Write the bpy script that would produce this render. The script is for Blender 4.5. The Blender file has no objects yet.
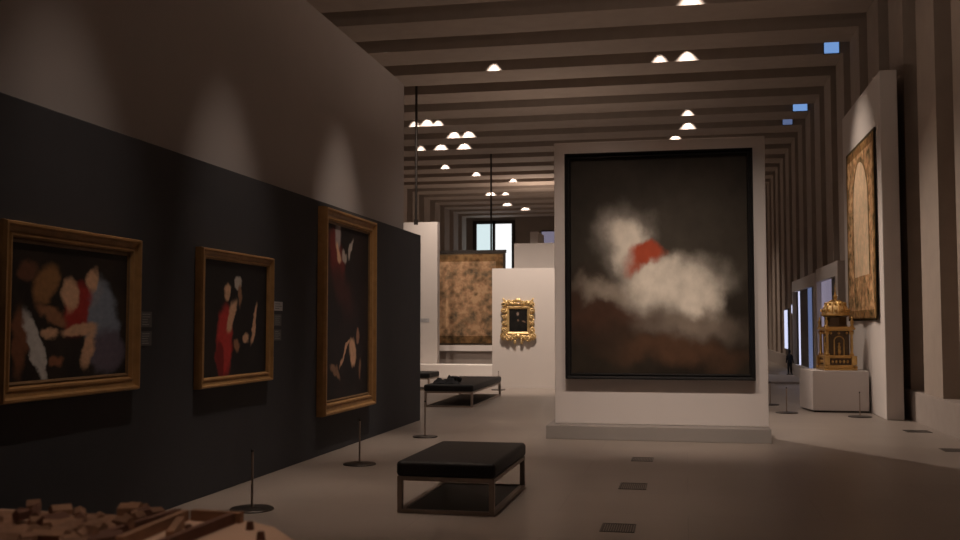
import bpy, bmesh, math, random
from mathutils import Vector, Matrix, Euler
R = math.radians
random.seed(7)
C = bpy.context.scene.collection
S = bpy.context.scene

# ------------------------------------------------------------------ camera
cd = bpy.data.cameras.new('camera'); cam = bpy.data.objects.new('camera', cd); C.objects.link(cam)
cam.location = (0, 0, 1.6)
cam.rotation_euler = (R(93.1735), 0, R(11.5107))
cd.sensor_width = 36; cd.lens = 36*1010/960; cd.clip_end = 200
cd.dof.use_dof = True; cd.dof.focus_distance = 13; cd.dof.aperture_fstop = 4.5
S.camera = cam

# ------------------------------------------------------------------ world, exposure
w = bpy.data.worlds.new('world'); S.world = w; w.use_nodes = True
w.node_tree.nodes['Background'].inputs[0].default_value = (1, .82, .68, 1)
w.node_tree.nodes['Background'].inputs[1].default_value = .02
S.view_settings.view_transform = 'Standard'; S.view_settings.look = 'None'
S.view_settings.exposure = 1.05; S.view_settings.gamma = 1; S.view_settings.use_curve_mapping = False

WARM = (1, .82, .68)
def spot(name, loc, target, watt, ang, blend=.6, col=WARM, r=.04):
    l = bpy.data.lights.new(name, 'SPOT'); l.energy = watt; l.spot_size = R(ang); l.spot_blend = blend
    l.color = col; l.shadow_soft_size = r
    o = bpy.data.objects.new(name, l); C.objects.link(o); o.location = loc
    d = Vector(target) - Vector(loc); o.rotation_euler = d.to_track_quat('-Z', 'Y').to_euler()
    return o


# aimed museum spotlights between the ceiling beams, with added fill spots among them
spot('spot_picture', (-2.2, 6.6, 8.1), (-4.45, 6.72, 1.15), 190, 27, 1)
spot('spot_picture', (-2.2, 9.4, 8.1), (-4.45, 9.46, 1.15), 240, 27, 1)
spot('spot_picture', (-2.2, 12.8, 8.1), (-4.45, 12.95, 1.3), 340, 29, 1)
spot('spot_panel', (-1.3, 9.0, 8.1), (-1.0, 14.6, 1.0), 560, 38, 1)
spot('spot_panel', (.9, 9.0, 8.1), (.3, 14.6, 1.0), 560, 36, 1)
spot('spot_tapestry', (-.3, 20.4, 8.3), (3.3, 20.3, 3.7), 420, 44, 1)
spot('spot_tower', (1.0, 18.1, 8.3), (2.8, 20.3, 1.2), 170, 24, 1)
spot('spot_ornate', (-3.6, 22.64, 8.3), (-4.0, 25.9, 1.8), 1300, 60, 1)
spot('spot_far_wall', (-7.0, 22.64, 8.3), (-7.4, 31, 2.0), 480, 50, 1)
spot('spot_far_tapestry', (-7.0, 29.3, 8.3), (-7.1, 32.6, 2.0), 500, 60, 1)
spot('fill_spot_model', (.4, 1.2, 8.1), (-1.4, 2.0, 1.1), 190, 16, 1)  # added fill spot that brightens the foreground model
spot('spot_bench', (-1.9, 9.3, 8.1), (-2.0, 9.3, 0), 170, 44, 1)
for x_, y_ in ((-1.4, 16.2), (-6.5, 22.5), (-3.5, 20.6), (1.8, 24.9), (-8, 29.3), (-2.5, 33.8), (-8, 38.3)):
    spot('spot_floor', (x_, y_, 8.1), (x_, y_, 0), 130, 90, 1)  # added fill, raises the ambient level of the hall
for x_, y_ in ((-9, 42.7), (-9, 47.2), (-10, 51.7), (-9, 56.1), (0, 45), (0, 54)):
    spot('spot_floor', (x_, y_, 8.1), (x_, y_, 0), 600, 110, 1)  # added stronger fill that lifts the dark far end
spot('spot_cross', (-3.8, 22.64, 8.25), (2.8, 15.2, 0), 1500, 46, .8)
for y_ in (8.6, 10.8, 13.4): spot('spot_floor', (-2.6, y_, 8.1), (-3.3, y_, 0), 170, 26, 1)
# added fill lights aimed up at the beams, not fixtures of the hall
def fill_uplight(x, y, z, sx, sy, watt, col=(1, .79, .64), spread=180, rx=180):
    l = bpy.data.lights.new('fill_uplight', 'AREA'); l.shape = 'RECTANGLE'; l.size = sx; l.size_y = sy; l.energy = watt; l.color = col
    o = bpy.data.objects.new('fill_uplight', l); C.objects.link(o); o.location = (x, y, z); o.rotation_euler = (R(rx), 0, 0); l.spread = R(spread)
fill_uplight(-4.83, 9.5, 5.66, .3, 12, 230, spread=115)
fill_uplight(-4, -6.1, 3.6, 14, .3, 45, spread=120, rx=135)
fill_uplight(-9.5, 31.15, 4.85, 3.0, .25, 60)
fill_uplight(-3.6, 28.2, 3.96, 2.4, .25, 22)
fill_uplight(-6.7, 46, 5.9, .4, 1.8, 50)
fill_uplight(-.4, 14.95, 4.34, 2.6, .3, 25)

# ------------------------------------------------------------------ materials
def new_mat(name):
    m = bpy.data.materials.new(name); m.use_nodes = True
    nt = m.node_tree; b = nt.nodes['Principled BSDF']
    return m, nt, b
def mat(name, col, rough=.8, metal=0, var=0, scale=5, bump=0, bscale=60, spec=.4):
    m, nt, b = new_mat(name)
    b.inputs['Base Color'].default_value = (*col, 1); b.inputs['Roughness'].default_value = rough
    b.inputs['Metallic'].default_value = metal; b.inputs['Specular IOR Level'].default_value = spec
    tc = nt.nodes.new('ShaderNodeTexCoord')
    if var:
        n = nt.nodes.new('ShaderNodeTexNoise'); n.inputs['Scale'].default_value = scale; n.inputs['Detail'].default_value = 4
        nt.links.new(tc.outputs['Object'], n.inputs['Vector'])
        mx = nt.nodes.new('ShaderNodeMix'); mx.data_type = 'RGBA'
        mx.inputs[6].default_value = (*[c*(1-var) for c in col], 1); mx.inputs[7].default_value = (*[min(1, c*(1+var)) for c in col], 1)
        nt.links.new(n.outputs['Fac'], mx.inputs[0]); nt.links.new(mx.outputs[2], b.inputs['Base Color'])
    if bump:
        n2 = nt.nodes.new('ShaderNodeTexNoise'); n2.inputs['Scale'].default_value = bscale
        nt.links.new(tc.outputs['Object'], n2.inputs['Vector'])
        bp = nt.nodes.new('ShaderNodeBump'); bp.inputs['Strength'].default_value = bump; bp.inputs['Distance'].default_value = .01
        nt.links.new(n2.outputs['Fac'], bp.inputs['Height']); nt.links.new(bp.outputs['Normal'], b.inputs['Normal'])
    return m
def emis(name, col, st):
    m, nt, b = new_mat(name)
    b.inputs['Base Color'].default_value = (.02, .02, .03, 1)
    b.inputs['Emission Color'].default_value = (*col, 1); b.inputs['Emission Strength'].default_value = st
    b.inputs['Roughness'].default_value = .2
    return m

M = {}
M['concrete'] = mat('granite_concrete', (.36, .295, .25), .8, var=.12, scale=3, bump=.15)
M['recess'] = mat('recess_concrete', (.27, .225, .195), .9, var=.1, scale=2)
M['white_wall'] = mat('warm_white_plaster', (.60, .55, .52), .85, var=.03, scale=2, bump=.03)
M['panel_white'] = mat('panel_white_paint', (.58, .53, .51), .8, var=.03, scale=2)
M['grey_wall'] = mat('warm_grey_paint', (.355, .325, .315), .85, var=.04, scale=2)
M['plinth_paint'] = mat('plinth_paint', (.27, .245, .23), .8, var=.05, scale=3)
M['dark_wall'] = mat('charcoal_paint', (.040, .041, .048), .75, var=.12, scale=3, bump=.05)
M['stone_low'] = mat('stone_plinth', (.34, .29, .26), .75, var=.1, scale=4)
M['gilt_wood'] = mat('antique_gilt_wood', (.36, .20, .075), .5, .2, var=.35, scale=9, bump=.3, bscale=30)
M['gilt_dark'] = mat('worn_gilt', (.17, .10, .045), .5, .2, var=.35, scale=12, bump=.3, bscale=30)
M['gold'] = mat('gilded_bronze', (.60, .38, .14), .28, .85, var=.25, scale=14, bump=.3, bscale=50)
M['gold_leaf'] = mat('bright_gold_leaf', (.66, .47, .22), .36, .5, var=.4, scale=22, bump=.5, bscale=50)
M['bronze_dark'] = mat('dark_tortoise_veneer', (.08, .05, .025), .35, .4, var=.6, scale=20)
M['ebony'] = mat('ebony_frame', (.014, .013, .013), .65, spec=.15, var=.2, scale=8)
M['leather'] = mat('black_leather', (.010, .010, .011), .55, bump=.15, bscale=90, spec=.3)
M['steel'] = mat('bronze_steel', (.34, .275, .235), .45, .4, var=.1)
M['dark_metal'] = mat('dark_metal', (.05, .042, .038), .4, .6)
M['cloth'] = mat('black_cloth', (.015, .015, .018), .9, var=.3, scale=20)
M['label'] = mat('grey_caption_card', (.11, .108, .108), .7)
M['label_white'] = mat('pale_caption_card', (.42, .41, .42), .7)
M['ink'] = mat('printed_ink', (.30, .30, .30), .8)
M['ink_dark'] = mat('dark_ink', (.1, .1, .1), .8)
M['grate'] = mat('floor_grate_metal', (.07, .06, .052), .5, .5)
M['clay'] = mat('reddish_model_roof', (.20, .10, .058), .8, var=.5, scale=14, bump=.3)
M['wood_strip'] = mat('model_timber', (.27, .14, .08), .75, var=.35, scale=20)
M['wood_dark'] = mat('dark_model_timber', (.12, .05, .03), .75, var=.4, scale=20)
M['sand'] = mat('pale_model_ground', (.58, .38, .27), .8, var=.1, scale=8)
M['window_glow'] = emis('daylight_window', (.60, .72, .74), .55)
M['window_glow2'] = emis('pale_window', (.85, .85, .86), .6)
M['blue_glow'] = emis('blue_daylight', (.16, .30, .60), .5)
M['blue_pane'] = emis('blue_glass', (.16, .22, .42), .28)
M['lavender'] = emis('lavender_glass', (.28, .25, .34), .3)
M['white_glow'] = emis('white_blue_light', (.55, .58, .78), .6)
M['bar_white'] = mat('white_lining', (.80, .74, .70), .8)

def floor_mat():
    m, nt, b = new_mat('polished_stone_floor')
    tc = nt.nodes.new('ShaderNodeTexCoord')
    n = nt.nodes.new('ShaderNodeTexNoise'); n.inputs['Scale'].default_value = .7; n.inputs['Detail'].default_value = 6
    nt.links.new(tc.outputs['Object'], n.inputs['Vector'])
    br = nt.nodes.new('ShaderNodeTexBrick'); br.inputs['Scale'].default_value = 1
    br.inputs['Brick Width'].default_value = 2.2; br.inputs['Row Height'].default_value = 1.1
    br.inputs['Mortar Size'].default_value = .004; br.inputs['Mortar Smooth'].default_value = .6; br.offset = .5
    br.inputs['Color1'].default_value = (.275, .232, .203, 1); br.inputs['Color2'].default_value = (.255, .215, .188, 1)
    br.inputs['Mortar'].default_value = (.21, .18, .16, 1)
    nt.links.new(tc.outputs['Object'], br.inputs['Vector'])
    mx = nt.nodes.new('ShaderNodeMix'); mx.data_type = 'RGBA'; mx.blend_type = 'MULTIPLY'; mx.inputs[0].default_value = 1
    cr = nt.nodes.new('ShaderNodeMapRange'); cr.inputs['To Min'].default_value = .85; cr.inputs['To Max'].default_value = 1.12
    nt.links.new(n.outputs['Fac'], cr.inputs['Value']); nt.links.new(br.outputs['Color'], mx.inputs[6]); nt.links.new(cr.outputs[0], mx.inputs[7])
    nt.links.new(mx.outputs[2], b.inputs['Base Color'])
    b.inputs['Roughness'].default_value = .42; b.inputs['Specular IOR Level'].default_value = .35
    return m
M['floor'] = floor_mat()

# painted canvas: soft daubs of colour on a dark ground, broken up by noise (object coordinates, x across, z up, metres)
def canvas_mat(name, w_, h_, ground, ground2, daubs, wob=.05, nscale=3.0, rough=.45):
    m, nt, b = new_mat(name); L = nt.links.new; N = nt.nodes.new
    tc = N('ShaderNodeTexCoord')
    mp = N('ShaderNodeMapping'); mp.inputs['Scale'].default_value = (1/w_, 1, 1/h_)
    L(tc.outputs['Object'], mp.inputs['Vector'])                         # x in -.5..+.5, z in -.5..+.5
    nz = N('ShaderNodeTexNoise'); nz.inputs['Scale'].default_value = nscale*3; nz.inputs['Detail'].default_value = 5
    L(mp.outputs[0], nz.inputs['Vector'])
    sub = N('ShaderNodeVectorMath'); sub.operation = 'SUBTRACT'; sub.inputs[1].default_value = (.5, .5, .5); L(nz.outputs['Color'], sub.inputs[0])
    sc = N('ShaderNodeVectorMath'); sc.operation = 'SCALE'; sc.inputs['Scale'].default_value = wob*2; L(sub.outputs[0], sc.inputs[0])
    ad = N('ShaderNodeVectorMath'); ad.operation = 'ADD'; L(mp.outputs[0], ad.inputs[0]); L(sc.outputs[0], ad.inputs[1])
    bn = N('ShaderNodeTexNoise'); bn.inputs['Scale'].default_value = nscale; bn.inputs['Detail'].default_value = 6
    L(mp.outputs[0], bn.inputs['Vector'])
    g = N('ShaderNodeMix'); g.data_type = 'RGBA'; g.inputs[6].default_value = (*ground, 1); g.inputs[7].default_value = (*ground2, 1)
    r0 = N('ShaderNodeMapRange'); r0.inputs['From Min'].default_value = .38; r0.inputs['From Max'].default_value = .66; L(bn.outputs['Fac'], r0.inputs['Value'])
    L(r0.outputs[0], g.inputs[0]); cur = g.outputs[2]
    for (u, v, ru, rv, ang, col, soft) in daubs:
        s1 = N('ShaderNodeVectorMath'); s1.operation = 'SUBTRACT'; s1.inputs[1].default_value = (u-.5, 0, v-.5); L(ad.outputs[0], s1.inputs[0])
        fl = N('ShaderNodeVectorMath'); fl.operation = 'MULTIPLY'; fl.inputs[1].default_value = (1, 0, 1); L(s1.outputs[0], fl.inputs[0])
        q = N('ShaderNodeMapping'); q.vector_type = 'TEXTURE'; q.inputs['Rotation'].default_value = (0, R(ang), 0); q.inputs['Scale'].default_value = (ru, 1, rv)
        L(fl.outputs[0], q.inputs['Vector'])
        ln = N('ShaderNodeVectorMath'); ln.operation = 'LENGTH'; L(q.outputs[0], ln.inputs[0])
        mr = N('ShaderNodeMapRange'); mr.interpolation_type = 'SMOOTHSTEP'
        mr.inputs['From Min'].default_value = 1+soft; mr.inputs['From Max'].default_value = max(0, 1-soft)
        L(ln.outputs['Value'], mr.inputs['Value'])
        mx = N('ShaderNodeMix'); mx.data_type = 'RGBA'; mx.inputs[7].default_value = (*col, 1)
        L(mr.outputs[0], mx.inputs[0]); L(cur, mx.inputs[6]); cur = mx.outputs[2]
    # brushwork variation
    fn = N('ShaderNodeTexNoise'); fn.inputs['Scale'].default_value = nscale*9; fn.inputs['Detail'].default_value = 4; L(mp.outputs[0], fn.inputs['Vector'])
    fr = N('ShaderNodeMapRange'); fr.inputs['To Min'].default_value = .72; fr.inputs['To Max'].default_value = 1.28; L(fn.outputs['Fac'], fr.inputs['Value'])
    ml = N('ShaderNodeMix'); ml.data_type = 'RGBA'; ml.blend_type = 'MULTIPLY'; ml.inputs[0].default_value = 1
    L(cur, ml.inputs[6]); L(fr.outputs[0], ml.inputs[7]); L(ml.outputs[2], b.inputs['Base Color'])
    b.inputs['Roughness'].default_value = rough; b.inputs['Specular IOR Level'].default_value = .15
    return m

# woven tapestry: mottled tan and olive, darker border, optional pale arched field
def tapestry_mat(name, w_, h_, tan, red, dark, border, cell, arch=None):
    m, nt, b = new_mat(name); L = nt.links.new; N = nt.nodes.new
    tc = N('ShaderNodeTexCoord')
    nz = N('ShaderNodeTexNoise'); nz.inputs['Scale'].default_value = cell; nz.inputs['Detail'].default_value = 7; nz.inputs['Roughness'].default_value = .7
    L(tc.outputs['Object'], nz.inputs['Vector'])
    cr = N('ShaderNodeValToRGB'); e = cr.color_ramp.elements
    e[0].position = .36; e[0].color = (*dark, 1); e[1].position = .64; e[1].color = (*tan, 1)
    x = e.new(.47); x.color = (*[c*.62 for c in tan], 1); x = e.new(.52); x.color = (*red, 1)
    x = e.new(.57); x.color = (*tan, 1); x = e.new(.72); x.color = (*[c*.5 for c in tan], 1)
    L(nz.outputs['Fac'], cr.inputs['Fac'])
    vo = N('ShaderNodeTexVoronoi'); vo.inputs['Scale'].default_value = cell*2.6; L(tc.outputs['Object'], vo.inputs['Vector'])
    vr = N('ShaderNodeMapRange'); vr.inputs['From Min'].default_value = .1; vr.inputs['From Max'].default_value = .55
    vr.inputs['To Min'].default_value = .45; vr.inputs['To Max'].default_value = 1.1; L(vo.outputs['Distance'], vr.inputs['Value'])
    ml = N('ShaderNodeMix'); ml.data_type = 'RGBA'; ml.blend_type = 'MULTIPLY'; ml.inputs[0].default_value = .75
    L(cr.outputs[0], ml.inputs[6]); L(vr.outputs[0], ml.inputs[7]); cur = ml.outputs[2]
    sp = N('ShaderNodeSeparateXYZ'); L(tc.outputs['Object'], sp.inputs[0])
    def mth(op, a, b_=None):
        n = N('ShaderNodeMath'); n.operation = op
        for i, v in enumerate((a, b_)):
            if v is None: continue
            if isinstance(v, (int, float)): n.inputs[i].default_value = v
            else: L(v, n.inputs[i])
        return n.outputs[0]
    if arch:
        ax, az, ar, az0 = arch    # centre x, springing z, radius, foot z
        dx = mth('DIVIDE', mth('ABSOLUTE', mth('SUBTRACT', sp.outputs[0], ax)), ar)
        dz = mth('DIVIDE', mth('MAXIMUM', mth('SUBTRACT', sp.outputs[2], az), 0), ar)
        d = mth('SQRT', mth('ADD', mth('MULTIPLY', dx, dx), mth('MULTIPLY', dz, dz)))
        inside = mth('MULTIPLY', mth('LESS_THAN', d, 1), mth('GREATER_THAN', sp.outputs[2], az0))
        ring = mth('MULTIPLY', mth('LESS_THAN', mth('ABSOLUTE', mth('SUBTRACT', d, 1.06)), .06), mth('GREATER_THAN', sp.outputs[2], az0))
        mm = N('ShaderNodeMix'); mm.data_type = 'RGBA'; mm.blend_type = 'MIX'
        L(mth('MULTIPLY', inside, .6), mm.inputs[0]); L(cur, mm.inputs[6]); mm.inputs[7].default_value = (.85, .66, .46, 1); cur = mm.outputs[2]
        m2 = N('ShaderNodeMix'); m2.data_type = 'RGBA'; L(mth('MULTIPLY', ring, .7), m2.inputs[0]); L(cur, m2.inputs[6]); m2.inputs[7].default_value = (*dark, 1); cur = m2.outputs[2]
    bx = mth('SUBTRACT', w_/2, mth('ABSOLUTE', sp.outputs[0])); bz = mth('SUBTRACT', h_/2, mth('ABSOLUTE', sp.outputs[2]))
    bd = mth('LESS_THAN', mth('MINIMUM', bx, bz), border)
    mb = N('ShaderNodeMix'); mb.data_type = 'RGBA'; mb.blend_type = 'MULTIPLY'; L(bd, mb.inputs[0]); L(cur, mb.inputs[6]); mb.inputs[7].default_value = (.50, .46, .36, 1)
    cur = mb.outputs[2]
    edge = mth('LESS_THAN', mth('MINIMUM', bx, bz), border*.22)
    me_ = N('ShaderNodeMix'); me_.data_type = 'RGBA'; L(edge, me_.inputs[0]); L(cur, me_.inputs[6]); me_.inputs[7].default_value = (*[c*.6 for c in dark], 1)
    L(me_.outputs[2], b.inputs['Base Color'])
    b.inputs['Roughness'].default_value = .95; b.inputs['Specular IOR Level'].default_value = .1
    return m

# ------------------------------------------------------------------ mesh helpers
def finish(name, bm, m, parent=None, loc=None, rot=None, smooth=False):
    me = bpy.data.meshes.new(name); bmesh.ops.recalc_face_normals(bm, faces=bm.faces[:]); bm.to_mesh(me); bm.free()
    me.materials.append(m)
    if smooth:
        for p in me.polygons: p.use_smooth = True
    o = bpy.data.objects.new(name, me); C.objects.link(o)
    if parent: o.parent = parent
    if loc: o.location = loc
    if rot: o.rotation_euler = rot
    return o
def box(bm, x0, x1, y0, y1, z0, z1, bev=0, seg=2):
    vs = bmesh.ops.create_cube(bm, size=1)['verts']
    for v in vs: v.co = Vector(((x0+x1)/2+v.co.x*(x1-x0), (y0+y1)/2+v.co.y*(y1-y0), (z0+z1)/2+v.co.z*(z1-z0)))
    if bev:
        es = list({e for v in vs for e in v.link_edges})
        bmesh.ops.bevel(bm, geom=es, offset=bev, segments=seg, affect='EDGES', profile=.5)
def B(*a, **k):
    bm = bmesh.new(); box(bm, *a, **k); return bm
def tube(bm, a, b, r, seg=12, r2=None):
    a = Vector(a); b = Vector(b); d = b-a
    mtx = Matrix.Translation((a+b)/2) @ d.to_track_quat('Z', 'Y').to_matrix().to_4x4()
    bmesh.ops.create_cone(bm, cap_ends=True, segments=seg, radius1=r, radius2=r if r2 is None else r2, depth=d.length, matrix=mtx)
def ball(bm, c, r, sx=1, sy=1, sz=1, rot=None, u=12, v=8):
    m_ = Matrix.Translation(c)
    if rot: m_ = m_ @ Euler(rot).to_matrix().to_4x4()
    m_ = m_ @ Matrix.Diagonal((sx, sy, sz, 1))
    bmesh.ops.create_uvsphere(bm, u_segments=u, v_segments=v, radius=r, matrix=m_)
def lathe(bm, prof, c=(0, 0, 0), seg=24):
    c = Vector(c); rings = []
    for r, z in prof:
        rings.append([bm.verts.new(c+Vector((r*math.cos(2*math.pi*i/seg), r*math.sin(2*math.pi*i/seg), z))) for i in range(seg)])
    for a, b in zip(rings, rings[1:]):
        for i in range(seg): bm.faces.new((a[i], a[(i+1) % seg], b[(i+1) % seg], b[i]))
    if prof[0][0] > 1e-4: bm.faces.new(rings[0][::-1])
    if prof[-1][0] > 1e-4: bm.faces.new(rings[-1])
    bmesh.ops.remove_doubles(bm, verts=bm.verts[:], dist=1e-5)
def prism(bm, pts, z0, z1):
    a = [bm.verts.new((x, y, z0)) for x, y in pts]; b = [bm.verts.new((x, y, z1)) for x, y in pts]
    bm.faces.new(a[::-1]); bm.faces.new(b); n = len(pts)
    for i in range(n): bm.faces.new((a[i], a[(i+1) % n], b[(i+1) % n], b[i]))
def tag(o, label, cat, group=None):
    o['label'] = label; o['category'] = cat
    if group: o['group'] = group
    return o
def thing(name, label, cat, loc=(0, 0, 0), rotz=0, group=None):
    o = bpy.data.objects.new(name, None); C.objects.link(o); o.location = loc; o.rotation_euler = (0, 0, rotz)
    return tag(o, label, cat, group)
def struct(name, bm, m):
    o = finish(name, bm, m); o['kind'] = 'structure'; return o

# ------------------------------------------------------------------ the hall
YE = 61.0; XL = -13.1; XR = 3.8; ZS = 8.2
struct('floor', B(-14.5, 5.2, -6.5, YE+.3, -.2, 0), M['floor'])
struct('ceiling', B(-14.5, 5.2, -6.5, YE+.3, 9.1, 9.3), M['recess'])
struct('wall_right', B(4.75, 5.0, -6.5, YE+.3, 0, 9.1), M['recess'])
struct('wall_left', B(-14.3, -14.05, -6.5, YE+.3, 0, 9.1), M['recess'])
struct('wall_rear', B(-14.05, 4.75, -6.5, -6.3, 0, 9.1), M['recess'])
bm = bmesh.new()
box(bm, -14.05, -12.75, YE, YE+.25, 0, 9.1); box(bm, -10.28, 4.75, YE, YE+.25, 0, 9.1)
box(bm, -12.75, -10.28, YE, YE+.25, 0, 3.6); box(bm, -12.75, -10.28, YE, YE+.25, 8.0, 9.1)
struct('wall_back', bm, M['recess'])
struct('trim_low_right', B(3.75, 4.75, -6.3, YE, 0, .5), M['stone_low'])
struct('trim_low_left', B(-14.05, -13.0, -6.3, YE, 0, .5), M['stone_low'])
# portal ribs: soffit beam with a column at each end, every 2.235 m
PITCH = 2.235; RW = 1.22
faces = []
n = 1
for k in range(-11, 17):
    y0 = 23.15+PITCH*k
    if y0+RW > YE: break
    faces.append(y0)
    bm = bmesh.new()
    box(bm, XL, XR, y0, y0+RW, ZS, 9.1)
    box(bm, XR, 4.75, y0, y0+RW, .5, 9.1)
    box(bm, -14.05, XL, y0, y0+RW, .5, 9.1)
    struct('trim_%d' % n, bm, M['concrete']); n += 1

# end-wall window: dark frame, two tall panes
bm = bmesh.new()
for a, b in ((-12.85, -12.62), (-11.62, -11.45), (-10.42, -10.2)): box(bm, a, b, YE-.12, YE+.1, 3.5, 8.08)
box(bm, -12.62, -10.42, YE-.12, YE+.1, 7.88, 8.08); box(bm, -12.62, -10.42, YE-.12, YE+.1, 3.5, 3.7)
wf = struct('window_1', bm, M['dark_metal'])
finish('pane', B(-12.62, -11.62, YE+.02, YE+.06, 3.7, 7.88), M['window_glow'], wf)
finish('pane', B(-11.45, -10.42, YE+.02, YE+.06, 3.7, 7.88), M['window_glow2'], wf)
w2 = struct('window_2', B(-8.62, -7.4, YE-.08, YE-.01, 5.4, 7.4), M['dark_metal'])
finish('pane', B(-8.56, -7.46, YE-.11, YE-.08, 5.46, 7.34), M['lavender'], w2)

# ------------------------------------------------------------------ charcoal display wall on the left
struct('wall_charcoal', B(-4.75, -4.45, 1.0, 16.75, 0, 3.155, bev=.006, seg=1), M['dark_wall'])
struct('wall_upper_left', B(-5.1, -4.56, 1.0, 16.05, 0, 5.62), M['grey_wall'])

# ------------------------------------------------------------------ white panel wall with its low plinth
pw = thing('display_panel', 'broad white freestanding panel wall on a low plinth, holding the largest dark painting', 'display wall', (-.38, 14.7, 0))
finish('panel', B(-1.5, 1.5, 0, .42, .19, 4.29, bev=.01), M['panel_white'], pw)
finish('plinth', B(-1.585, 1.505, -.34, .9, 0, .19, bev=.006), M['plinth_paint'], pw)

# pier on the right
pier = struct('wall_pier_right', B(3.335, 3.62, 18.35, 22.6, 0, 6.03, bev=.008, seg=1), M['white_wall'])

# white walls of the far rooms
struct('wall_far_left', B(-12.0, -7.69, 31, 31.3, 0, 4.90), M['white_wall'])
struct('wall_far_centre', B(-4.95, -2.2, 25.9, 26.3, 0, 3.1), M['white_wall'])
struct('wall_far_upper', B(-4.72, -2.0, 28, 28.4, 0, 3.92), M['white_wall'])
struct('wall_far_high', B(-6.85, -6.5, 45, 47, 0, 5.85), M['white_wall'])
dpl = tag(finish('low_platform', B(-12.0, -5.4, 30.2, 30.98, 0, .42, bev=.02), M['bar_white']), 'long low white platform in front of the far hanging tapestry', 'platform')
tag(finish('low_wall', B(-9.5, -4.9, 37.8, 38.1, 0, .62), M['recess']), 'low grey screen seen under the far tapestry', 'screen')

# ------------------------------------------------------------------ framed paintings
def frame_bm(w_, h_, fw, prof):
    # mitred frame in the xz plane, back at y=0, front towards -y; prof: list of (inset 0..1, depth)
    bm = bmesh.new(); rings = []
    prof = [(0, 0)]+prof+[(1, 0)]
    for t, d in prof:
        a = w_/2-t*fw; b = h_/2-t*fw
        rings.append([bm.verts.new((x, -d, z)) for x, z in ((-a, -b), (a, -b), (a, b), (-a, b))])
    for p, q in zip(rings, rings[1:]+rings[:1]):
        for i in range(4): bm.faces.new((p[i], p[(i+1) % 4], q[(i+1) % 4], q[i]))
    return bm
def painting(label, loc, rotz, w_, h_, fw, fmat, cmat, depth=.09, group=None, imat=None):
    t = thing('framed_painting', label, 'painting', loc, rotz, group)
    prof = [(0, depth*.7), (.08, depth), (.22, depth), (.34, depth*.72), (.62, depth*.62), (.72, depth*.74), (.84, depth*.74), (.93, depth*.5), (1, depth*.42)]
    finish('frame', frame_bm(w_, h_, fw, prof), fmat, t)
    iw = w_-2*fw; ih = h_-2*fw
    if imat:
        finish('inner_moulding', frame_bm(iw+.02, ih+.02, .035, [(0, depth*.45), (.5, depth*.52), (1, depth*.36)]), imat, t)
    finish('canvas', B(-iw/2-.005, iw/2+.005, -depth*.36, -depth*.1, -ih/2-.005, ih/2+.005), cmat, t)
    return t
FLESH = (.66, .40, .25); RED = (.36, .03, .025); BLK = (.012, .010, .009)
# wide canvas at the left
cm1 = canvas_mat('oil_many_colours', 1.46, 1.02, BLK, (.03, .02, .015), [
    (.75, .42, .16, .34, -8, (.22, .26, .33), .22), (.80, .22, .17, .17, 20, (.13, .11, .15), .24), (.66, .60, .05, .17, 30, (.26, .28, .33), .30),
    (.53, .52, .11, .20, 12, RED, .24), (.47, .62, .07, .12, 0, FLESH, .30), (.55, .38, .15, .05, -12, FLESH, .30),
    (.66, .74, .055, .09, 10, FLESH, .30), (.63, .24, .05, .15, 14, FLESH, .36), (.27, .70, .09, .15, 25, (.30, .15, .06), .30),
    (.33, .48, .12, .05, 25, (.30, .14, .07), .36), (.08, .30, .06, .22, 0, (.20, .08, .04), .36), (.13, .78, .07, .06, 0, (.14, .06, .035), .36),
    (.20, .26, .05, .26, -18, (.6, .58, .56), .24), (.30, .36, .06, .04, 10, FLESH, .36), (.36, .17, .06, .04, 0, (.30, .12, .06), .36)], wob=.06)
painting('wide gold framed oil painting with red and blue patches, hanging leftmost on the charcoal wall', (-4.45, 6.70, 1.695), R(90), 1.70, 1.22, .115, M['gilt_wood'], cm1, .09, imat=M['gilt_dark'])
cm2 = canvas_mat('oil_red_on_black', 1.46, 1.18, BLK, (.016, .013, .011), [
    (.32, .30, .12, .30, 4, (.48, .035, .03), .22), (.26, .16, .06, .16, -8, (.20, .012, .012), .24), (.42, .52, .05, .15, 22, FLESH, .30),
    (.36, .72, .045, .07, 0, FLESH, .30), (.52, .80, .06, .06, 30, (.52, .46, .40), .24), (.55, .70, .03, .10, 0, (.30, .16, .09), .36),
    (.79, .46, .03, .17, 14, FLESH, .28), (.65, .33, .05, .045, 0, FLESH, .30), (.50, .26, .04, .05, 0, (.36, .18, .10), .36)], wob=.05)
painting('small gold framed dark painting with a red patch, middle of the charcoal wall', (-4.45, 9.46, 1.675), R(90), 1.66, 1.32, .10, M['gilt_wood'], cm2, .08)
cm3 = canvas_mat('oil_tall_dark', 1.62, 2.36, BLK, (.022, .014, .012), [
    (.22, .80, .20, .12, 30, (.16, .03, .025), .30), (.24, .92, .07, .08, 0, (.34, .28, .27), .36), (.26, .82, .08, .035, 40, FLESH, .30),
    (.55, .86, .08, .025, -35, (.42, .36, .32), .30), (.40, .80, .05, .04, 0, (.40, .34, .30), .30), (.35, .62, .28, .09, 20, (.06, .02, .016), .7),
    (.62, .28, .09, .075, 30, FLESH, .24), (.42, .27, .14, .018, -28, FLESH, .30), (.74, .37, .04, .03, 0, (.38, .20, .12), .36),
    (.20, .17, .12, .025, 12, (.30, .17, .10), .36), (.82, .16, .03, .05, 0, (.25, .14, .08), .36)], wob=.06)
painting('tall gold framed dark painting, nearest the far end of the charcoal wall', (-4.45, 12.84, 1.785), R(90), 2.08, 2.60, .16, M['gilt_wood'], cm3, .12, imat=M['gilt_dark'])
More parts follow.
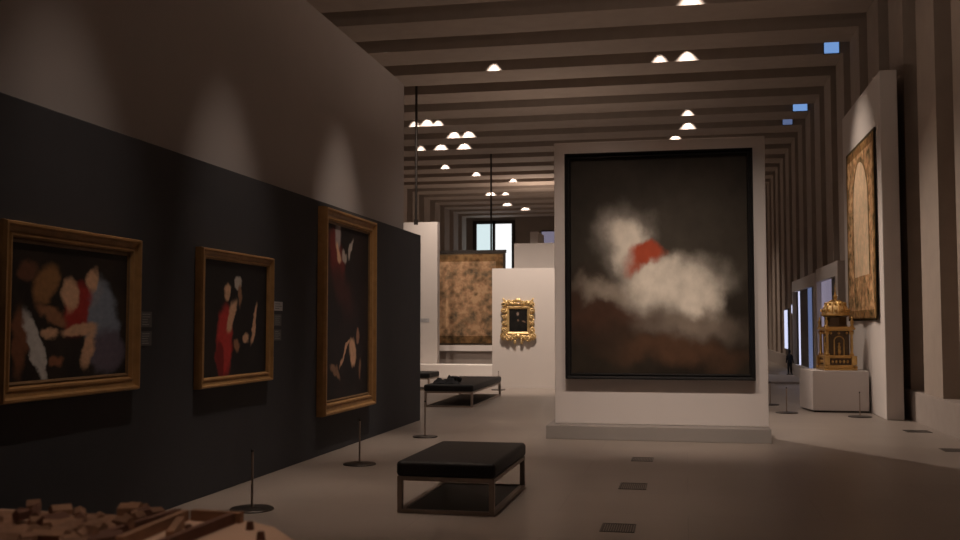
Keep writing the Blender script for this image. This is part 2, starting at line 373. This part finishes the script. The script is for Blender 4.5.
# the great canvas on the white panel: pale cloud-like masses and one red patch on brown
CREAM = (.66, .60, .52)
cmB = canvas_mat('oil_pale_forms', 2.5, 3.12, (.018, .014, .011), (.034, .026, .019), [
    (.5, .58, .5, .22, 0, (.05, .042, .033), .9), (.25, .30, .3, .12, 0, (.06, .03, .02), .8), (.6, .10, .34, .06, 0, (.085, .045, .027), .7),
    (.30, .62, .13, .13, 0, (.30, .27, .24), .7), (.32, .60, .09, .10, 0, CREAM, .5), (.58, .40, .27, .12, -6, (.42, .38, .33), .5),
    (.50, .43, .15, .08, 0, CREAM, .6), (.72, .36, .11, .10, 0, CREAM, .6), (.20, .40, .14, .04, 0, (.26, .22, .18), .8),
    (.66, .22, .22, .06, 0, (.20, .16, .13), .8), (.43, .53, .12, .05, -8, (.36, .065, .03), .4)], wob=.13, nscale=1.6)
painting('huge dark framed canvas with pale cloudy forms and a red patch, on the white panel', (-.385, 14.7, 2.475), 0, 2.66, 3.27, .085, M['ebony'], cmB, .15)
# (its frame hangs off the panel on deep battens)

# ornate carved gold frame on the far white wall
of = thing('ornate_framed_portrait', 'small dark picture in an ornate carved gold frame on the far white wall', 'painting', (-4.255, 25.9, 1.745))
bm = frame_bm(.62, .74, .075, [(0, .06), (.4, .09), (1, .05)]); finish('frame', bm, M['gold_leaf'], of)
bm = bmesh.new(); rnd = random.Random(3)
def scroll(cx, cz, r, turns, a0, th, dirn=1):
    pts = []
    for i in range(15):
        t = i/14; a = a0+dirn*t*1.25*turns*2*math.pi; rr = r*(1-.72*t)
        pts.append((cx+rr*math.cos(a), -.05-.05*t, cz+rr*math.sin(a)))
    for i, (p, q) in enumerate(zip(pts, pts[1:])):
        tube(bm, p, q, th*(1-.035*i), 7); ball(bm, q, th*1.02, u=7, v=5)
for sx in (-1, 1):
    for cz, rr, a in ((.42, .085, 90), (.25, .075, 200), (.08, .07, 120), (-.08, .075, 240), (-.25, .08, 160), (-.40, .10, 270)):
        scroll(sx*(.345+(.02 if abs(cz) > .2 else 0)), cz, rr, 1.1, R(a), .026, sx)
    for cx, rr, cz in ((.12, .08, .45), (.25, .07, .46), (.12, .08, -.44), (.26, .08, -.47)):
        scroll(sx*cx, cz, rr, 1.0, R(40*sx), .026, -sx)
    ball(bm, (sx*.36, -.07, .50), .055, .6, .6, 1.7, (0, sx*.5, 0), 8, 6)
    ball(bm, (sx*.09, -.07, -.56), .05, .8, .6, 1.2, None, 8, 6); ball(bm, (sx*.40, -.06, -.44), .06, 1, .6, 1, None, 8, 6)
    for j in range(9): ball(bm, (sx*(.30+.10*rnd.random()), -.06, -.4+.1*j), .035, 1, .8, 1.3, (0, rnd.random()*3, 0), 8, 6)
for j in range(9): ball(bm, (-.28+.07*j, -.07, .42+.02*(j % 2)), .035, 1, .8, 1.3, (0, rnd.random()*3, 0), 8, 6); ball(bm, (-.28+.07*j, -.07, -.42-.02*(j % 2)), .035, 1, .8, 1.3, (0, rnd.random()*3, 0), 8, 6)
ball(bm, (0, -.08, .52), .06, 1.5, .6, .9, None, 10, 7); ball(bm, (0, -.08, -.40), .05, 1.3, .6, 1, None, 10, 7)
finish('carved_ornament', bm, M['gold_leaf'], of, smooth=True)
cmO = canvas_mat('oil_small_dark', .48, .6, (.010, .010, .010), (.02, .018, .016), [(.48, .78, .06, .07, 0, (.30, .22, .18), .5), (.5, .5, .05, .04, 0, (.2, .13, .09), .6), (.8, .45, .09, .03, 10, (.2, .13, .09), .6)])
finish('canvas', B(-.245, .245, -.05, -.015, -.305, .305), cmO, of)

# ------------------------------------------------------------------ tapestries
def cloth_bm(w_, h_, amp, nx=40, nz=40, th=.012, ph=0, sag=.0):
    bm = bmesh.new(); g = []
    for side in (0, 1):
        rows = []
        for j in range(nz+1):
            row = []
            for i in range(nx+1):
                x = -w_/2+w_*i/nx; z = -h_/2+h_*j/nz; k = 1-j/nz
                y = -amp*(.25+k)*(math.sin(x*4.1+ph)+.5*math.sin(x*9.3+1+ph))*.5
                zz = z + sag*math.sin(x*3.1+ph)*k**6
                row.append(bm.verts.new((x, y-amp*1.4+side*th, zz)))
            rows.append(row)
        g.append(rows)
    for side in (0, 1):
        for j in range(nz):
            for i in range(nx):
                r = g[side]; bm.faces.new((r[j][i], r[j][i+1], r[j+1][i+1], r[j+1][i]))
    for j in range(nz):
        for i in (0, nx): bm.faces.new((g[0][j][i], g[0][j+1][i], g[1][j+1][i], g[1][j][i]))
    for i in range(nx):
        for j in (0, nz): bm.faces.new((g[0][j][i], g[0][j][i+1], g[1][j][i+1], g[1][j][i]))
    return bm
tpm = tapestry_mat('far_tapestry_weave', 3.6, 3.05, (.44, .28, .16), (.36, .21, .12), (.12, .09, .06), .30, 1.9)
tp = thing('tapestry', 'large tan woven tapestry hanging free in the far room behind the white wall', 'tapestry', (-7.60, 32.6, 2.50))
finish('weaving', cloth_bm(3.6, 3.05, .03, sag=.03), tpm, tp, smooth=True)
finish('hanging_bar', B(-1.84, 1.84, -.05, .05, 1.50, 1.60), M['dark_metal'], tp)
finish('lining', B(-1.8, 1.8, -.08, .03, -1.72, -1.53), M['bar_white'], tp)
finish('backing_panel', B(-1.8, 1.8, .04, .12, -1.72, 1.56), M['white_wall'], tp)
finish('support_frame', B(-1.8, 1.8, .04, .12, -2.5, -1.72), M['stone_low'], tp)
tpm2 = tapestry_mat('arch_tapestry_weave', 3.1, 3.40, (.62, .40, .20), (.45, .22, .11), (.10, .07, .03), .20, 3.4, arch=(0, .55, .78, -.85))
t2 = thing('tapestry', 'tall golden brown tapestry with an arch, hanging on the white pier at right', 'tapestry', (3.33, 20.3, 3.40), R(-90))
finish('weaving', cloth_bm(3.1, 3.40, .03, ph=1), tpm2, t2, smooth=True)
finish('hanging_bar', B(-1.56, 1.56, -.035, -.005, 1.66, 1.72), M['dark_metal'], t2)

# ------------------------------------------------------------------ hanging rods
for (x, y, z0, lab) in ((-7.244, 26.75, 4.4, 'thin dark ceiling rod dropping behind the end of the charcoal wall'), (-7.32, 38.1, 1.0, 'thin dark ceiling rod in front of the far window')):
    bm = bmesh.new(); tube(bm, (0, 0, z0), (0, 0, ZS+.9), .035, 10)
    t = thing('hanging_rod', lab, 'rod', (x, y, 0)); finish('rod', bm, M['dark_metal'], t)
    bm = bmesh.new(); tube(bm, (0, 0, z0-.02), (0, 0, z0+.12), .06, 12); finish('end_fitting', bm, M['dark_metal'], t)

# ------------------------------------------------------------------ benches
def bench(label, loc, rotz, w_, l_, h_=.44, cush=.13):
    t = thing('bench', label, 'bench', loc, rotz)
    bm = bmesh.new(); box(bm, -.01, w_+.01, -.01, l_+.01, h_-cush, h_, bev=.035, seg=4)
    finish('cushion', bm, M['leather'], t, smooth=True)
    s = .045
    bm = bmesh.new()
    box(bm, 0, w_, 0, s, h_-cush-.035, h_-cush); box(bm, 0, w_, l_-s, l_, h_-cush-.035, h_-cush)
    box(bm, 0, s, s, l_-s, h_-cush-.035, h_-cush); box(bm, w_-s, w_, s, l_-s, h_-cush-.035, h_-cush)
    finish('top_frame', bm, M['steel'], t)
    bm = bmesh.new()
    box(bm, s, w_-s, 0, s, 0, .03); box(bm, s, w_-s, l_-s, l_, 0, .03)
    box(bm, 0, s, s, l_-s, 0, .03); box(bm, w_-s, w_, s, l_-s, 0, .03)
    finish('base_rail', bm, M['steel'], t)
    finish('shade_sheet', B(s, w_-s, s, l_-s, .004, .018), M['leather'], t)  # thin black sheet standing in for the shade under the bench
    for x in (0, w_-s):
        for y in (0, l_-s): finish('leg', B(x, x+s, y, y+s, 0, h_-cush-.035), M['steel'], t)
    return t
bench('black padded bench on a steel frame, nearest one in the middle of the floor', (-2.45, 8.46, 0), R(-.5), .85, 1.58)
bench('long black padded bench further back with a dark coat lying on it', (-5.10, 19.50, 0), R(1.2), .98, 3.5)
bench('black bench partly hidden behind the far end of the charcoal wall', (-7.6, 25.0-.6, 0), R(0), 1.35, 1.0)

# coat lying on the second bench
bm = bmesh.new(); rnd = random.Random(5)
nx, ny = 26, 26; vs = []
for j in range(ny+1):
    for i in range(nx+1):
        u = i/nx*2-1; v = j/ny*2-1; r = math.sqrt(u*u+v*v)
        k = max(0, 1-r**2.2*.72)
        z = .005+k*(.075+.05*math.sin(u*6+1.3*v)+.035*math.sin(v*9+2*u)+.02*math.sin(u*17))
        if abs(u) > .97 or abs(v) > .97: z = .004
        s = 1-.16*math.sin(3*math.atan2(v, u)+1)
        vs.append(bm.verts.new((u*.40*s, v*.62*s, max(.004, z))))
for j in range(ny):
    for i in range(nx):
        a = j*(nx+1)+i; bm.faces.new((vs[a], vs[a+1], vs[a+nx+2], vs[a+nx+1]))
ex = bmesh.ops.extrude_face_region(bm, geom=bm.faces[:])
for v in ex['geom']:
    if isinstance(v, bmesh.types.BMVert): v.co.z = 0
ct = thing('coat', 'crumpled black coat lying on the long far bench', 'coat', (-4.78, 20.15, .446), R(10)); ct.scale = (.62, .75, .95)
finish('body', bm, M['cloth'], ct, smooth=True)
bm = bmesh.new()
pts = [(.15, -.1, .10), (.30, .05, .09), (.38, .30, .065), (.40, .50, .055)]
for p, q in zip(pts, pts[1:]): tube(bm, p, q, .05, 10); ball(bm, q, .05, u=10, v=6)
finish('sleeve', bm, M['cloth'], ct, smooth=True)

# ------------------------------------------------------------------ barrier posts
def post(label, loc, h_=.5, r=.19, group=None):
    t = thing('barrier_post', label, 'barrier post', loc, 0, group)
    bm = bmesh.new(); lathe(bm, [(r, 0), (r, .010), (r*.96, .016), (r*.3, .020), (.022, .026), (0, .026)], seg=36); finish('base', bm, M['dark_metal'], t, smooth=False)
    bm = bmesh.new(); tube(bm, (0, 0, .026), (0, 0, h_), .011, 12); finish('pole', bm, M['steel'], t)
    bm = bmesh.new(); lathe(bm, [(.0125, 0), (.0125, .02), (.008, .024), (0, .025)], (0, 0, h_)); finish('cap', bm, M['dark_metal'], t)
    return t
G = 'low barrier posts on round bases'
post('low barrier post on a round base, nearest one, below the middle painting', (-3.73, 8.34, 0), .5, .19, G)
post('low barrier post on a round base, beneath the tall gold framed painting', (-3.72, 11.28, 0), .5, .19, G)
post('low barrier post on a round base, between the charcoal wall end and the long bench', (-3.71, 14.24, 0), .5, .18, G)
post('low barrier post on a shiny round base, just right of the white panel', (1.80, 19.47, 0), .45, .20, G)
post('low barrier post right beside the white panel edge, further back than its neighbour', (1.66, 21.4, 0), .45, .18, G)
post('low barrier post in front of the white pedestal at right', (2.985, 18.87, 0), .42, .2, G)
post('low barrier post by the far right corner of the long bench', (-4.62, 25.0, 0), .45, .18, G)
post('low barrier post far back by the dark statuette', (1.85, 28.3, 0), .5, .18, G)

# ------------------------------------------------------------------ caption cards
def card(label, x, y, z, w_, h_, m, ink, rot=R(90), rows=5, group='caption cards on the walls'):
    t = thing('caption_card', label, 'caption card', (x, y, z), rot)
    finish('card', B(-w_/2, w_/2, -.008, 0, -h_/2, h_/2), m, t)
    bm = bmesh.new(); rr = random.Random(int(y*100+z*10))
    for j in range(rows):
        zz = h_/2-h_*(j+1)/(rows+1); box(bm, -w_*.4, -w_*.4+w_*.8*(.6+.4*rr.random()), -.0088, -.0075, zz-.003, zz+.003)
    finish('text_lines', bm, ink, t)
card('grey caption card, upper one right of the wide painting', -4.45, 7.77, 1.655, .17, .13, M['label'], M['ink'])
card('grey caption card, lower one right of the wide painting', -4.45, 7.77, 1.495, .17, .12, M['label'], M['ink'])
card('pale caption card at the top, right of the middle painting', -4.45, 10.57, 1.82, .24, .10, M['label_white'], M['ink_dark'], rows=3)
card('grey caption card between two others, right of the middle painting', -4.45, 10.56, 1.665, .20, .13, M['label'], M['ink'])
card('grey caption card at the bottom, right of the middle painting', -4.45, 10.56, 1.50, .20, .12, M['label'], M['ink'])
card('tiny pale caption card on the far left white wall', -8.1, 31, 1.78, .30, .12, M['label_white'], M['ink_dark'], rot=0, rows=3)
card('tall pale text panel between the columns at the right edge', 4.748, 16.1, 1.55, .95, 1.9, M['stone_low'], M['ink_dark'], rot=R(-90), rows=9)

# ------------------------------------------------------------------ pedestal and gilt tower
pd = thing('pedestal', 'white chamfered pedestal under the gilded domed tower', 'pedestal', (2.785, 19.75, 0))
bm = bmesh.new(); prism(bm, [(-.48, 0), (.505, 0), (.505, 1.15), (-.50, 1.15), (-.62, .95), (-.62, .9), (-.50, .05)], .035, .765); finish('body', bm, M['panel_white'], pd)
bm = bmesh.new(); box(bm, -.46, .50, .03, 1.1, 0, .035); finish('base_gap', bm, M['dark_metal'], pd)

tw = thing('gilded_tower', 'gilded domed tower with columns and statuettes standing on the white pedestal', 'tower', (2.80, 20.28, .766), R(8))
def squ(bm, hw, z0, z1, bev=.008): box(bm, -hw, hw, -hw, hw, z0, z1, bev=bev, seg=1)
bm = bmesh.new(); squ(bm, .305, 0, .03); squ(bm, .285, .03, .06); squ(bm, .265, .06, .10); squ(bm, .275, .23, .25); squ(bm, .26, .25, .285)
for sx in (-1, 1):
    for sy in (-1, 1):
        ball(bm, (sx*.275, sy*.275, .06), .04, 1, 1, .8, None, 10, 7)
        box(bm, sx*.25-.05, sx*.25+.05, sy*.25-.05, sy*.25+.05, .10, .27, bev=.006, seg=1)
finish('base', bm, M['gold'], tw)
bm = bmesh.new(); squ(bm, .245, .10, .235, 0); squ(bm, .19, .285, .74, 0)
finish('cabinet_body', bm, M['bronze_dark'], tw)
bm = bmesh.new(); squ(bm, .25, .74, .765); squ(bm, .285, .765, .80); squ(bm, .27, .80, .82)
finish('cornice', bm, M['gold'], tw)
bm = bmesh.new(); lathe(bm, [(.225, .82), (.225, .84), (.21, .85), (.21, 1.0), (.23, 1.01), (.26, 1.03), (.26, 1.05), (.21, 1.06)], seg=8); finish('drum', bm, M['bronze_dark'], tw)
bm = bmesh.new()
lathe(bm, [(.265, 1.03), (.27, 1.045), (.265, 1.06), (.24, 1.065)], seg=32)
for i in range(12):
    a = i*math.pi/6; prev = None
    for j in range(7):
        q = j/6*math.pi/2; p = (.245*math.cos(q)*math.cos(a), .245*math.cos(q)*math.sin(a), 1.06+.27*math.sin(q))
        if prev: tube(bm, prev, p, .011, 6)
        prev = p
    for j in (1, 3): 
        q = j/6*math.pi/2; ball(bm, (.255*math.cos(q)*math.cos(a+.26), .255*math.cos(q)*math.sin(a+.26), 1.06+.275*math.sin(q)), .026, 1, 1, 1.2, None, 8, 6)
finish('dome_ribs', bm, M['gold'], tw)
bm = bmesh.new(); lathe(bm, [(.24, 1.055)]+[(.235*math.cos(j/8*math.pi/2), 1.06+.255*math.sin(j/8*math.pi/2)) for j in range(9)], seg=32); finish('dome', bm, M['gold_leaf'], tw, smooth=True)
bm = bmesh.new(); lathe(bm, [(.05, 1.30), (.055, 1.32), (.03, 1.32), (.028, 1.37), (.045, 1.385), (.035, 1.41), (.012, 1.44), (.018, 1.46), (.008, 1.50), (0, 1.66)], seg=16); finish('finial', bm, M['gold'], tw, smooth=True)
for sx in (-1, 1):
    for sy in (-1, 1):
        bm = bmesh.new(); lathe(bm, [(.042, .285), (.042, .31), (.026, .325), (.028, .45), (.022, .66), (.040, .69), (.044, .74)], (sx*.225, sy*.225, 0), 14)
        finish('column', bm, M['gold'], tw, smooth=True)
        bm = bmesh.new(); x, y = sx*.235, sy*.235
        lathe(bm, [(.035, .82), (.035, .845), (.022, .85), (.032, .88), (.030, .93), (.016, .955), (.012, .965), (.02, .985), (.014, 1.0), (0, 1.005)], (x, y, 0), 12)
        tube(bm, (x, y, .945), (x+sx*.035, y+sy*.02, .90), .009, 6)
        finish('statuette', bm, M['gold'], tw, smooth=True)
for ang in range(4):
    c_, s_ = math.cos(ang*math.pi/2), math.sin(ang*math.pi/2)
    def P(x, z, y=-.195): return (x*c_-y*s_, x*s_+y*c_, z)
    N_ = 14
    bm = bmesh.new()
    for x in (-.09, .09): tube(bm, P(x, .285), P(x, .55), .012, 8)
    for i in range(N_): a, b = math.pi*i/N_, math.pi*(i+1)/N_; tube(bm, P(.09*math.cos(a), .55+.09*math.sin(a)), P(.09*math.cos(b), .55+.09*math.sin(b)), .012, 8)
    ni = finish('arched_niche', bm, M['gold'], tw)
    bm = bmesh.new(); ball(bm, P(0, .35), .04, .8, .8, 1.6, None, 10, 8); ball(bm, P(0, .43), .035, .8, .8, 1.5, None, 10, 8); ball(bm, P(0, .50), .024, u=8, v=6)
    finish('statuette', bm, M['gold'], ni, smooth=True)
    for x in (-.15, 0, .15):
        bm = bmesh.new(); ball(bm, P(x, .70), .025, u=8, v=6); finish('rosette', bm, M['gold'], tw, smooth=True)
    for x in (-.14, -.07, 0, .07, .14):
        bm = bmesh.new(); ball(bm, P(x, .165, -.247), .022, 1, 1, 1.4, None, 8, 6); finish('baluster', bm, M['gold'], tw, smooth=True)

# ------------------------------------------------------------------ showcases along the right wall
def portal_case(label, y0, y1, x, h_, panes, thick=.3):
    t = thing('glass_showcase', label, 'showcase', (x, y0, 0))
    L_ = y1-y0
    bm = bmesh.new(); box(bm, 0, thick, 0, L_, 0, .36); finish('base', bm, M['panel_white'], t)
    finish('header', B(0, thick, 0, L_, h_-.34, h_), M['white_wall'], t)
    finish('post', B(0, thick, 0, .38, .36, h_-.34), M['white_wall'], t); finish('post', B(0, thick, L_-.14, L_, .36, h_-.34), M['white_wall'], t)
    for a, b, m in panes:
        finish('glass_pane' if m is not M['dark_metal'] else 'mullion', B(.12, .17, a, b, .36, h_-.34), m, t)
    return t
portal_case('pale framed glass showcase glowing blue, far down the right wall', 28.7, 34.7, 3.44, 3.05,
            [(.38, 1.7, M['dark_metal']), (1.7, 2.7, M['blue_pane']), (2.7, 4.8, M['dark_metal']), (4.8, 5.3, M['white_glow']), (5.3, 5.84, M['dark_metal'])])
portal_case('pale framed showcase with lavender glass, behind the gilded tower', 24.6, 28.6, 3.46, 3.12,
            [(.4, 1.9, M['dark_metal']), (1.9, 3.84, M['lavender'])])
lp = thing('light_strip', 'narrow upright white light, furthest down the right wall', 'light', (3.7, 39.5, 0)); finish('glowing_strip', B(0, .04, 0, .9, .75, 2.2), M['white_glow'], lp); finish('backing', B(.04, .09, -.05, .95, .5, 2.25), M['dark_metal'], lp)
lp = thing('light_strip', 'short square white light beside the upright light strip far down the right wall', 'light', (3.7, 37.2, 0)); finish('glowing_strip', B(0, .04, 0, .45, 2.05, 2.35), M['white_glow'], lp); finish('backing', B(.04, .09, -.05, .5, .5, 2.4), M['stone_low'], lp)

# blue openings in the ceiling gaps close to the right corner
for (x, k, z0, z1, w_, lab) in ((3.36, 1, 8.20, 8.50, .34, 'largest blue glowing square high at the ceiling corner'), (3.30, 4, 8.20, 8.46, .42, 'smaller blue glowing square, second in depth at the ceiling corner'), (3.20, 5, 8.22, 8.42, .3, 'faintest blue glowing square, deepest at the ceiling corner')):
    y = 23.15+PITCH*k+.0
    t = thing('ceiling_light_box', lab, 'light', (x, y, 0))
    finish('glowing_panel', B(0, w_, -.05, -.02, z0, z1), M['blue_glow'] if k < 5 else M['blue_pane'], t)
    finish('housing', B(-.02, w_+.02, -.03, 0, z0-.02, z1+.2), M['dark_metal'], t)

# ------------------------------------------------------------------ statuette far back on the right
st = thing('statuette', 'small dark standing figure on the floor, far down the right aisle', 'statue', (3.30, 34.4, 0)); st.scale = (.72, .72, .95)
bm = bmesh.new(); box(bm, -.14, .14, -.12, .12, 0, .05); finish('base', bm, M['dark_metal'], st)
bm = bmesh.new()
for s in (-1, 1):
    tube(bm, (s*.06, 0, .05), (s*.05, 0, .40), .035, 10, .055); tube(bm, (s*.12, 0, .66), (s*.15, -.03, .42), .035, 8, .025); ball(bm, (s*.065, -.04, .065), .04, .9, 1.6, .6, None, 8, 6)
lathe(bm, [(0, .38), (.11, .40), (.10, .50), (.13, .64), (.11, .70), (.04, .73), (.035, .76)], seg=16)
ball(bm, (0, -.01, .80), .06, .9, 1, 1.15, None, 12, 8); finish('figure', bm, M['cloth'], st, smooth=True)
tag(finish('low_platform', B(2.0, 3.3, 29.2, 33.4, 0, .06, bev=.01), M['stone_low']), 'flat low step on the floor beside the blue showcase', 'platform')

# ------------------------------------------------------------------ floor grates
def grate(label, x, y, w_, l_):
    t = thing('floor_grate', label, 'floor grate', (x, y, 0))
    bm = bmesh.new(); box(bm, 0, w_, 0, .012, 0, .004); box(bm, 0, w_, l_-.012, l_, 0, .004); box(bm, 0, .012, .012, l_-.012, 0, .004); box(bm, w_-.012, w_, .012, l_-.012, 0, .004)
    finish('rim', bm, M['dark_metal'], t)
    bm = bmesh.new(); n_ = int(w_/.02)
    for i in range(n_): box(bm, .012+i*(w_-.024)/n_, .012+(i+.7)*(w_-.024)/n_, .012, l_-.012, 0, .003)
    finish('slats', bm, M['grate'], t)
grate('small floor grate nearest the camera, in line below the white panel', -.68, 8.0, .27, .34)
grate('small floor grate, middle one of the line below the white panel', -.67, 10.1, .27, .40)
grate('small floor grate just in front of the white plinth', -.66, 12.2, .26, .36)
grate('small floor grate by the foot of the white pier at right', 3.25, 16.3, .36, .36)
grate('small floor grate at the right edge of the floor', 3.22, 13.9, .36, .36)

# ------------------------------------------------------------------ foreground scale model on its table
tb = thing('model_table', 'plain dark table carrying the reddish scale model at the lower left', 'table', (-1.55, 1.3, 0))
finish('tabletop', B(-.62, .80, -.75, .66, 1.07, 1.11, bev=.006), M['wood_dark'], tb)
for x in (-.56, .68):
    for y in (-.70, .55): finish('leg', B(x, x+.06, y, y+.06, 0, 1.07), M['dark_metal'], tb)
mo = thing('scale_model', 'reddish brown wooden scale model of buildings on a pale base, lower left corner', 'model', (-1.55, 1.3, 1.111))
bm = bmesh.new(); prism(bm, [(-.6, -.7), (.82, -.7), (.82, .60), (.73, .76), (.62, .90), (.54, .95), (.34, .95), (-.6, 1.0)], 0, .03); finish('base_board', bm, M['sand'], mo)
rnd = random.Random(11)
bm = bmesh.new(); nx, ny = 44, 44; vs = []
for j in range(ny+1):
    for i in range(nx+1):
        x = -.58+.94*i/nx; y = -.6+1.56*j/ny
        e = min(1, (i)/6, (nx-i)/5, (ny-j)/5, j/5)
        z = .03+e*(.012+.010*math.sin(x*13+y*5)+.008*math.sin(y*21-x*7)+.012*rnd.random())
        vs.append(bm.verts.new((x+.008*rnd.random(), y+.008*rnd.random(), z if e > 0 else .03)))
for j in range(ny):
    for i in range(nx): a = j*(nx+1)+i; bm.faces.new((vs[a], vs[a+1], vs[a+nx+2], vs[a+nx+1]))
ex = bmesh.ops.extrude_face_region(bm, geom=bm.faces[:])
for v in ex['geom']:
    if isinstance(v, bmesh.types.BMVert): v.co.z = .02
finish('terrain', bm, M['clay'], mo)
def gable(bm, w_, l_, h_, rh):
    a = [(-w_/2, 0), (w_/2, 0), (w_/2, h_), (0, h_+rh), (-w_/2, h_)]
    f = [bm.verts.new((x, -l_/2, z)) for x, z in a]; b = [bm.verts.new((x, l_/2, z)) for x, z in a]
    bm.faces.new(f); bm.faces.new(b[::-1])
    for i in range(5): bm.faces.new((f[i], f[(i+1) % 5], b[(i+1) % 5], b[i]))
for i in range(96):
    x = -.30+.66*rnd.random(); y = .45+.48*rnd.random()
    if x > .30 and rnd.random() < .5: continue
    bm = bmesh.new(); gable(bm, .014+.022*rnd.random(), .03+.06*rnd.random(), .008+.010*rnd.random(), .006+.008*rnd.random())
    finish('building', bm, rnd.choice([M['clay'], M['wood_strip'], M['clay'], M['wood_dark']]), mo, (x, y, .043), (rnd.uniform(-.12, .12), rnd.uniform(-.12, .12), rnd.uniform(0, 3.1)))
for (x0, y0, x1, y1, z, m) in ((.40, .935, .53, .925, .047, 'wood_strip'), (.51, .91, .50, .60, .047, 'wood_dark'), (.385, .93, .40, .62, .047, 'wood_strip'), (.36, .94, .33, .60, .047, 'wood_dark'), (.41, .86, .47, .70, .045, 'wood_strip')):
    bm = bmesh.new(); d = Vector((x1-x0, y1-y0, 0)); L_ = d.length
    box(bm, -L_/2, L_/2, -.009, .009, -.016, .008)
    finish('timber_strip', bm, M[m], mo, ((x0+x1)/2, (y0+y1)/2, z), (0, 0, math.atan2(d.y, d.x)))
for (x, y) in ((.65, .76), (.58, .86), (.60, .50), (.46, .80)):
    bm = bmesh.new(); tube(bm, (0, 0, 0), (0, 0, .018), .010, 12, .007); finish('peg', bm, M['wood_dark'], mo, (x, y, .03))

# ------------------------------------------------------------------ recessed ceiling downlights (one builder: housing + its own lamp)
def downlight(x, k, watt=90, side=1, label=None, ang=84):
    y = 23.15+PITCH*k - .17
    t = thing('downlight', label or 'round ceiling downlight lighting a dome on the beam', 'ceiling light', (x, y, 8.62), 0, 'downlights between the ceiling beams')
    bm = bmesh.new(); lathe(bm, [(.045, .02), (.062, .0), (.062, .14), (.02, .16), (.012, .48), (0, .48)], seg=20); finish('housing', bm, M['dark_metal'], t)
    l = bpy.data.lights.new('downlight_lamp', 'SPOT'); l.energy = watt; l.spot_size = R(ang); l.spot_blend = .5; l.color = (1, .88, .80); l.shadow_soft_size = .03
    o = bpy.data.objects.new('downlight_lamp', l); C.objects.link(o); o.parent = t; o.location = (0, 0, -.01)
    return t
DL = [(-4.8, 1), (-.57, 1), (.10, 1), (.17, -1), (-8.32, 4), (-8.75, 4), (-7.95, 4), (-7.92, 5), (-7.4, 5), (-9.72, 6), (-8.94, 6), (-8.05, 6), (-9.85, 8), (-8.98, 9),
      (-7.71, 10), (-8.86, 12), (-9.62, 12), (-9.56, 14), (-8.9, 15), (.13, 4), (.14, 5), (-.30, 6), (-7.0, -2), (-2.13, -2)]
for i, (x, k) in enumerate(DL):
    downlight(x, k, (85 if k < 8 else 120)*random.uniform(.6, 1.2), ang=random.choice((70, 76, 84)), label='bright dome of a ceiling downlight, %s' % [
        'large one above the gap left of the white panel', 'left of the pair above the white panel', 'right of the pair above the white panel', 'largest, at the top edge above the white panel',
        'second in the upper row near the hanging rod', 'leftmost, crossed by the hanging rod', 'third in the upper row right of the hanging rod', 'blurred one below the upper row', 'right end of the second row',
        'small one at the left of the third row', 'middle of the third row', 'right of the third row', 'alone below the third row', 'left of centre above the far window', 'right of centre above the far window',
        'mid row left, over the far window', 'dim one, over the far window', 'very low over the far window, left', 'very low over the far window, right',
        'upper of the two just above the panel top', 'lower of the two just above the panel top', 'peeping over the panel top edge', 'tiny one above the upper left wall', 'tiny one at the top edge of the photo'][i])
